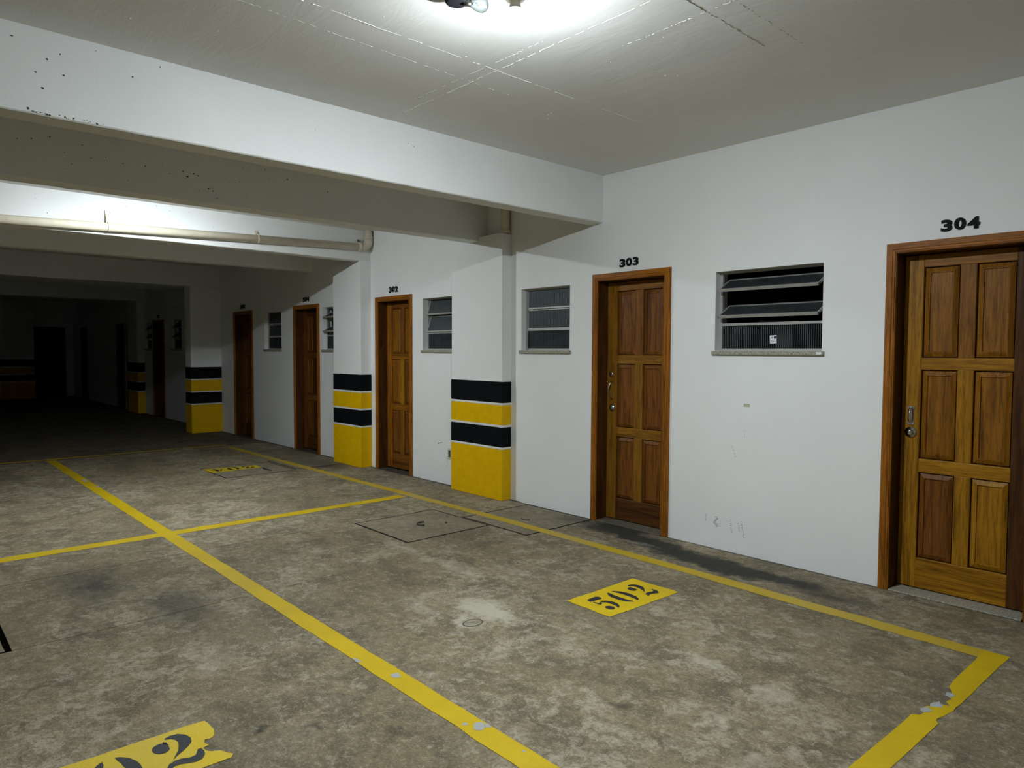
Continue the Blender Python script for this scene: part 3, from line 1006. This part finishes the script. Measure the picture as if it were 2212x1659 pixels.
def make_door(i, d):
    x0, x1, y = d['x'], d['x']+d['w'], d['y']
    no = d['no']
    cw = 0.062                      # casing width
    ztop = 2.103
    near = d['look'] in ('near', 'mid', 'third')
    lab = {'304': 'near brown panelled door numbered 304 with chrome lock, cut by the right edge',
           '303': 'reddish panelled door numbered 303 with curved pull, between the two windows',
           '302': 'brown panelled door numbered 302 between the two nearest striped columns',
           '504': 'dim brown door numbered 504 just left of the second striped column',
           '503': 'dark door numbered 503 right of the pillar at the opening',
           '502': 'very dark door deep in the far bay between two small windows'}.get(no)
    if lab is None:
        lab = {6: 'black door edge just left of the far dim striped column', 7: 'dark brown door on the right wall beyond the dim column',
               8: 'last dark door on the right wall next to the end wall'}[i]
    t = thing('door_%d' % (i+1), ((x0+x1)/2, y, 0), lab, 'door', kind=S)
    # frame: two legs and a head, each with a stepped moulding and a deep jamb
    yf = y+.018
    yj = y-.135
    prof = [(0.0, y-.002), (0.0, yf-.004), (.004, yf), (.034, yf), (.037, yf-.004), (.041, yf-.004), (.043, yf-.001), (.049, yf-.001), (.051, yf-.006), (.055, yf-.006), (.0575, yf-.003), (.060, yf-.008), (.060, yf-.012), (.046, yf-.012), (.046, y-.002)]
    pn = len(prof)
    def leg(side):
        b = MB()
        vs_ = []
        for z, k in ((0.0, 0), (1, 1)):
            for (u, yy) in prof:
                x = x0+u if side == 0 else x1-u
                zz = 0.001 if k == 0 else ztop-u
                vs_.append((x, yy, zz))
        b.add(vs_, [(a, (a+1) % pn, pn+(a+1) % pn, pn+a) for a in range(pn)] + [tuple(range(pn)), tuple(range(pn, 2*pn))])
        return b
    leg(0).build('frame_jamb', W('casing', 2), t)
    leg(1).build('frame_jamb', W('casing', 2), t)
    b = MB()
    vs_ = []
    for s in (0, 1):
        for (u, yy) in prof:
            vs_.append((x0+u if s == 0 else x1-u, yy, ztop-u))
    b.add(vs_, [(a, (a+1) % pn, pn+(a+1) % pn, pn+a) for a in range(pn)] + [tuple(range(pn)), tuple(range(pn, 2*pn))])
    b.build('frame_head', W('casing', 0), t)
    for xa, xb in ((x0+.047, x0+cw), (x1-cw, x1-.047)):
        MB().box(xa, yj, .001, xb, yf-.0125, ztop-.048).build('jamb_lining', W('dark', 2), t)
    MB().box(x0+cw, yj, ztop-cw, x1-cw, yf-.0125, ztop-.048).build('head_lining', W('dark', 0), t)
    # leaf
    lx0, lx1 = x0+cw+.002, x1-cw-.002
    lz0, lz1 = 0.016, ztop-cw-.004
    ly = y-.118                     # face of stiles and rails
    lt = 0.034
    leaf = thing('door_leaf', ((lx0+lx1)/2, ly, lz0), parent=t)
    wl_ = lx1-lx0
    sw, mw = .105*wl_/.68, .085*wl_/.68
    if d['look'] == 'near':
        stile_w, rail_w = ('honey', 'brown'), ('brown', 'honey', 'honey', 'honey')
        pan_w = ['brown', 'brown', 'brown', 'brown', 'red', 'honey']
        mun_w = ['brown', 'honey', 'honey']
    elif d['look'] == 'mid':
        stile_w, rail_w = ('brown', 'tan'), ('brown', 'tan', 'tan', 'dark')
        pan_w = ['red', 'red', 'red', 'red', 'red', 'red']
        mun_w = ['red', 'tan', 'tan']
    elif d['look'] == 'third':
        stile_w, rail_w = ('red', 'casing'), ('red', 'brown', 'brown', 'red')
        pan_w = ['brown', 'brown', 'brown', 'red', 'red', 'red']
        mun_w = ['red', 'honey', 'brown']
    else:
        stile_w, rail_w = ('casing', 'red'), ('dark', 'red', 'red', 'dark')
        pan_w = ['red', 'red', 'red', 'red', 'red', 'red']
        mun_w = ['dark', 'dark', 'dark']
    bv = 0.004 if near else 0.0
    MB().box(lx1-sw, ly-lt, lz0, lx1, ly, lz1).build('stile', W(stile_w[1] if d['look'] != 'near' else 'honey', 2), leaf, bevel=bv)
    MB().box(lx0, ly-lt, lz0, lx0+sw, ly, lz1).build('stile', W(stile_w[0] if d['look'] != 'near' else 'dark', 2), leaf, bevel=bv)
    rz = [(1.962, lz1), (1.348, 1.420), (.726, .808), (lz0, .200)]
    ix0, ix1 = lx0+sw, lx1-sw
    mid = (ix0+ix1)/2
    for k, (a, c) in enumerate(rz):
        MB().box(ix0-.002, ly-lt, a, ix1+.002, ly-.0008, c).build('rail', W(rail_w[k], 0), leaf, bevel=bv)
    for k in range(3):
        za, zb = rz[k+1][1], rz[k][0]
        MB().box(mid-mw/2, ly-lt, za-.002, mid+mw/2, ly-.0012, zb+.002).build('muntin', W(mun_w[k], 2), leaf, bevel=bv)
        for s, (pa, pb) in enumerate(((mid+mw/2, ix1), (ix0, mid-mw/2))):
            g = .007                 # shadow gap around the panel
            X0, X1, Z0, Z1 = pa+g, pb-g, za+g, zb-g
            lv = [(0, ly-.022), (0, ly-.013), (.025, ly-.001), (.028, ly-.001), (.031, ly-.008), (.036, ly-.008)]
            vs2, f2 = [], []
            for (ins, yy) in lv:
                vs2 += [(X0+ins, yy, Z0+ins), (X1-ins, yy, Z0+ins), (X1-ins, yy, Z1-ins), (X0+ins, yy, Z1-ins)]
            for q in range(len(lv)-1):
                for e in range(4):
                    f2.append((q*4+e, q*4+(e+1) % 4, q*4+4+(e+1) % 4, q*4+4+e))
            f2 += [tuple(range(4)), tuple((len(lv)-1)*4+e for e in range(4))]
            MB().add(vs2, f2).build('panel', W(pan_w[k*2+s], 2), leaf)
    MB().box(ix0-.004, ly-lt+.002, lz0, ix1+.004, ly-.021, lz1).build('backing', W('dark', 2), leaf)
    # ironmongery
    hx = lx1-.045
    if d['look'] == 'near':
        hx = 1.520
        hd = MB()
        hd.tube([(hx, ly+.004, 1.118), (hx, ly+.030, 1.105), (hx, ly+.034, 1.07), (hx, ly+.030, 1.035), (hx, ly+.004, 1.022)], .0075, 10)
        hd.box(hx-.018, ly-.001, 1.104, hx+.018, ly+.006, 1.126)
        hd.box(hx-.018, ly-.001, 1.012, hx+.018, ly+.006, 1.034)
        hd.box(hx-.016, ly-.001, 1.03, hx+.004, ly+.001, 1.11)
        hd.build('pull_handle', M_DARKMETAL if False else M_CHROME, leaf)
        MB().lathe((hx, ly-.001, .966), (0, 1, 0), [(0, .034), (.006, .034), (.012, .029), (.014, .020), (.020, .018), (.030, .016), (.032, .010)], 28).build('lock', M_CHROME, leaf)
    elif d['look'] == 'mid':
        hx = 3.880
        hd = MB()
        hd.tube([(hx-.006, ly+.002, 1.197), (hx-.002, ly+.016, 1.180), (hx+.004, ly+.030, 1.15), (hx+.005, ly+.034, 1.12), (hx+.002, ly+.030, 1.09), (hx-.003, ly+.014, 1.06), (hx-.008, ly+.002, 1.044)],
                [.006, .006, .007, .0075, .006, .005, .008], 10)
        hd.build('pull_handle', M_STEEL, leaf)
        MB().lathe((hx, ly-.001, 1.255), (0, 1, 0), [(0, .025), (.005, .024), (.009, .016), (.010, .008)], 24).build('keyhole', M_STEEL, leaf)
        MB().lathe((hx-.014, ly-.001, .972), (0, 1, 0), [(0, .033), (.006, .032), (.012, .024), (.020, .016), (.022, .008)], 24).build('lock', M_STEEL, leaf)
    return t

# number digits: raised black figures from Blender's built-in font, each its own mesh
GLYPH = {}
def glyph(ch, size, ext):
    if ch not in GLYPH:
        cu = bpy.data.curves.new('digit_curve', 'FONT')
        cu.body = ch
        cu.size = 1.0
        cu.extrude = 0.05
        cu.offset = 0.042
        cu.resolution_u = 6
        ob = bpy.data.objects.new('digit_curve', cu)
        COL.objects.link(ob)
        dg = bpy.context.evaluated_depsgraph_get()
        me = ob.evaluated_get(dg).to_mesh()
        vs_ = [tuple(v.co) for v in me.vertices]
        fs = [tuple(p.vertices) for p in me.polygons]
        ob.evaluated_get(dg).to_mesh_clear()
        bpy.data.objects.remove(ob)
        x0 = min(v[0] for v in vs_); x1 = max(v[0] for v in vs_)
        y0 = min(v[1] for v in vs_); y1 = max(v[1] for v in vs_)
        GLYPH[ch] = ([((v[0]-(x0+x1)/2)/(x1-x0), (v[1]-y0)/(y1-y0), v[2]/0.05) for v in vs_], fs)
    return GLYPH[ch]

def door_number(no, xc, y, zc, label, h=.067, w=.057, pitch=.067, tilt=0.0):
    t = thing('door_number', (xc, y, zc), label, 'number sign')
    for k, ch in enumerate(no):
        vs_, fs = glyph(ch, 1, 1)
        cx = xc + pitch*(1-k)            # reading direction runs towards -X
        dz = random.uniform(-.003, .003)
        b = MB()
        b.add([(cx-gx*w*(1.06 if ch == '4' else 1), y+.004+gz*.004, zc-h/2+dz+gy*h) for gx, gy, gz in vs_], fs)
        b.build('digit', M_BPLASTIC, t)
    return t

for i, d in enumerate(DOORS):
    make_door(i, d)
    if d['no']:
        where = {'304': 'black raised number 304 above the nearest door', '303': 'black raised number 303 above the reddish door',
                 '302': 'black raised number 302 above the door between the columns', '504': 'small black number 504 above the dim door',
                 '503': 'small black number 503 above the dark door beside the pillar', '502': 'barely visible number above the far dark door'}[d['no']]
        xc = {'304': 1.259, '303': 3.607, '302': 7.134}.get(d['no'], d['x']+d['w']/2)
        door_number(d['no'], xc, d['y'], 2.178, where)

# granite threshold of door 304, concrete step of door 303
for d, mt, lab in ((DOORS[0], M_GRANITE, 'speckled stone threshold under door 304'), (DOORS[1], M_COVER, 'worn concrete threshold under door 303')):
    o = MB().box(d['x']+.064, d['y']-.15, 0.0005, d['x']+d['w']-.064, d['y']+.02, .010).build('trim_%d' % (1 if d is DOORS[0] else 2), mt, None, bevel=.003)
    tag(o, lab, 'threshold', kind=S)

# ------------------------------------------------------------------ windows
def make_window(i, w):
    x0, x1, z0, z1, y = w['x0'], w['x1'], w['z0'], w['z1'], w['y']
    lab = ['wide louvre window with two sashes propped open and a small sticker, between doors 303 and 304',
           'small closed three-pane window of ribbed glass left of door 303',
           'small three-pane window slightly open, half hidden by the nearest striped column',
           'small window with both louvres wide open, half hidden by the second striped column',
           'small closed dark window between doors 503 and 504',
           'dim small window right of the far dark door', 'dimmest small window left of the far dark door'][i]
    t = thing('window_%d' % (i+1), ((x0+x1)/2, y, z0), lab, 'window', kind=S)
    yc = y-.072                       # plane of the frame
    fwd, fb = .024, .022
    H = z1-z0
    rh = H/3
    b = MB()
    b.box(x0, yc-fwd/2, z0, x0+fb, yc+fwd/2, z1); b.box(x1-fb, yc-fwd/2, z0, x1, yc+fwd/2, z1)
    b.box(x0+fb, yc-fwd/2, z0, x1-fb, yc+fwd/2, z0+.016); b.box(x0+fb, yc-fwd/2, z1-.014, x1-fb, yc+fwd/2, z1)
    b.build('window_frame', M_ALU, t)
    b = MB().box(x0+fb, yc-.010, z0+rh-.009, x1-fb, yc+.014, z0+rh+.009)
    b.build('transom', M_ALU, t)
    ix0, ix1 = x0+fb+.003, x1-fb-.003
    # fixed bottom pane
    MB().box(ix0-.002, yc-.003, z0+.017, ix1+.002, yc+.002, z0+rh-.010).build('pane', M_GLASS, t)
    for k in range(2):
        zc = z0+rh*(k+1.5)
        a = math.radians(w['tilt'][1-k])
        # pivot on the mid axis: bottom swings out towards +Y
        M = Matrix.Translation((0, yc, zc)) @ Matrix.Rotation(-a, 4, 'X').inverted() @ Matrix.Translation((0, -yc, -zc))
        # choose the sign so that the lower edge moves out
        test = M @ Vector((0, yc, zc-.1))
        if test.y < yc:
            M = Matrix.Translation((0, yc, zc)) @ Matrix.Rotation(-a, 4, 'X') @ Matrix.Translation((0, -yc, -zc))
        hh = rh/2-.003
        s = MB()
        bw_ = .011
        for q in ((ix0, zc-hh, ix0+bw_, zc+hh), (ix1-bw_, zc-hh, ix1, zc+hh)):
            s.box(q[0], yc-.008, q[1], q[2], yc+.008, q[3], M)
        s.box(ix0, yc-.009, zc-hh, ix1, yc+.010, zc-hh+.014, M)
        s.box(ix0, yc-.008, zc+hh-.008, ix1, yc+.008, zc+hh, M)
        sash = s.build('louvre_sash', M_ALU, t)
        # the pane keeps its own tilted frame so that the ribs run up the sash
        pm = bpy.data.meshes.new('pane')
        hw, ph = (ix1-ix0)/2-bw_, hh-.010
        vs_ = [(sx*hw, sy*.002, sz*ph) for sz in (-1, 1) for sy in (-1, 1) for sx in (-1, 1)]
        pm.from_pydata(vs_, [], [(0, 1, 3, 2), (4, 6, 7, 5), (0, 4, 5, 1), (2, 3, 7, 6), (0, 2, 6, 4), (1, 5, 7, 3)])
        pm.materials.append(M_GLASS)
        po = bpy.data.objects.new('pane', pm)
        COL.objects.link(po)
        po.parent = sash
        ctr = M @ Vector(((ix0+ix1)/2, yc, zc))
        po.location = ctr - wloc(sash)
        po.rotation_euler = M.to_euler()
    # stone sill
    MB().box(x0-.018, y-.16, z0-.030, x1+.018, y+.022, z0-.0005).build('window_sill', M_GRANITE, t, bevel=.006)
    return t
wins = [make_window(i, w) for i, w in enumerate(WINDOWS)]

# sticker on the fixed pane of the wide window, paper tag on its sill
yc = -.072
sx, sz = 2.395, 1.540
st = MB()
Mst = Matrix.Translation((sx, yc+.0026, sz)) @ Matrix.Rotation(math.radians(3.5), 4, 'Y')
def flat(b, x0, z0, x1, z1, dy):
    b.add([Mst @ Vector(p) for p in ((x0, dy, z0), (x1, dy, z0), (x1, dy, z1), (x0, dy, z1))], [(0, 1, 2, 3)])
st.box(-.024, 0, -.028, .024, .0008, .028, Mst)
stk = st.build('sticker', M_PAPER, wins[0])
stk['label'] = 'small white printed sticker on the lower pane'
pr_ = MB()
flat(pr_, -.022, .022, -.018, .006, .0012)
pts = arc(-.012, .013, .008, .009, 0, 340, 14)
pr_.add([Mst @ Vector((x, .0012, z)) for x, z in pts], [tuple(range(len(pts)))])
flat(pr_, -.016, .002, -.010, .008, .0012)
for k in range(4):
    flat(pr_, .004+.004*k, .006+.003*(k % 2), .0065+.004*k, .020-.002*k, .0012)
flat(pr_, -.016, -.006, .016, -.003, .0012)
pr_.build('printing', M_INK, stk)
pr_ = MB()
for k in range(5):
    flat(pr_, -.014+.006*k, -.020+.002*(k % 2), -.010+.006*k, -.009, .0012)
pr_.build('printing', M_INK2, stk)
MB().box(2.018, .0222, 1.437, 2.052, .0228, 1.452).build('paper_tag', M_PAPER, wins[0])
# paper behind the lower pane of the window beside door 302, slip of paper in the window by door 303
yb = W2Y-.10
o = MB().box(6.345, yb, 1.482, 6.43, yb+.001, 1.61).build('paper_note', M_PAPER, wins[2])
b = MB()
for (a, c, e, f) in ((6.372, 6.415, 1.572, 1.59), (6.37, 6.42, 1.545, 1.551), (6.37, 6.42, 1.53, 1.536), (6.37, 6.42, 1.515, 1.521)):
    b.box(a, yb+.0012, e, c, yb+.0018, f)
b.build('printing', M_INK, o)
MB().box(4.287, -.10, 1.482, 4.305, -.099, 1.57).build('paper_slip', M_PAPER, wins[1])

# ------------------------------------------------------------------ small things on the wall
t = thing('tape_patch', (2.547, 0, 1.076), 'small strip of beige masking tape stuck on the white wall right of door 303', 'tape')
MB().box(2.523, .0002, 1.063, 2.571, .0012, 1.086).build('tape', M_TAPE, t)
t = thing('wall_outlet', (6.03, W2Y, .345), 'small ivory wall outlet low beside the nearest striped column', 'outlet')
MB().box(5.995, W2Y-.001, .285, 6.068, W2Y+.008, .40).build('cover_plate', M_WPLASTIC, t, bevel=.003)
MB().box(6.014, W2Y+.007, .305, 6.050, W2Y+.012, .38).build('socket', M_STEEL, t, bevel=.002)

# ------------------------------------------------------------------ ceiling lamps
def bulb_lamp(x, y, mat, label):
    zb = 2.800
    t = thing('bulb_lamp', (x, y, CZ), label, 'lamp')
    b = MB()
    b.lathe((x, y, CZ), (0, 0, -1), [(0, .048), (.012, .046), (.018, .026), (.048, .023)], 28)
    b.build('socket', M_PORC, t)
    MB().lathe((x, y, CZ-.048), (0, 0, -1), [(0, .023), (.002, .038), (.005, .038), (.007, .024)], 28).build('socket_rim', M_PORC, t)
    MB().lathe((x, y, CZ-.055), (0, 0, -1), [(0, .0195), (.012, .0200), (.024, .0225), (.036, .0275)], 28).build('bulb_neck', M_PORC, t)
    r = .0345
    c = zb-.004
    prof = []
    for k in range(15):
        a = math.radians(52)+(PI-math.radians(52))*k/14
        prof.append((-(r*math.cos(a)) , r*math.sin(a)))
    g = MB()
    g.lathe((x, y, c), (0, 0, -1), prof[::2], 18)
    g.build('globe', mat, t)
    return t
bulb_lamp(2.140, 2.606, M_GLOBE, 'glowing white bulb in a bare cream ceiling socket at the top of the photo')
bulb_lamp(6.620, 2.700, M_GLOBE2, 'glowing bulb in a bare socket hidden behind the second beam')

t = thing('sensor_lamp', (2.36, 2.745, CZ), 'unlit clear glass bulb on a black ceiling holder beside the lit bulb', 'lamp')
MB().lathe((2.345, 2.745, CZ), (0, 0, -1), [(0, .064), (.010, .063), (.014, .058)], 28).build('base', M_WPLASTIC, t)
MB().lathe((2.345, 2.745, CZ-.013), (0, 0, -1), [(0, .050), (.018, .049), (.026, .044), (.028, .036)], 28).build('holder', M_BPLASTIC, t)
ax = Vector((-.67, -.74, -.12)).normalized()
p0 = Vector((2.325, 2.722, 2.884))
MB().lathe(p0, ax, [(0, .014), (.03, .014)], 20).build('bulb_cap', M_STEEL, t)
MB().lathe(p0, ax, [(.022, .014), (.034, .018), (.050, .027), (.066, .031), (.082, .030), (.094, .023), (.101, .012), (.103, .003)], 28).build('bulb_glass', M_CLEAR, t)
fm = MB()
u = ax.cross(Vector((0, 0, 1))).normalized()
fm.tube([p0+ax*.03, p0+ax*.055+u*.010, p0+ax*.06-u*.010, p0+ax*.03], .0012, 5)
fm.tube([p0+ax*.02, p0+ax*.045], .005, 8)
fm.build('filament', M_STEEL, t)
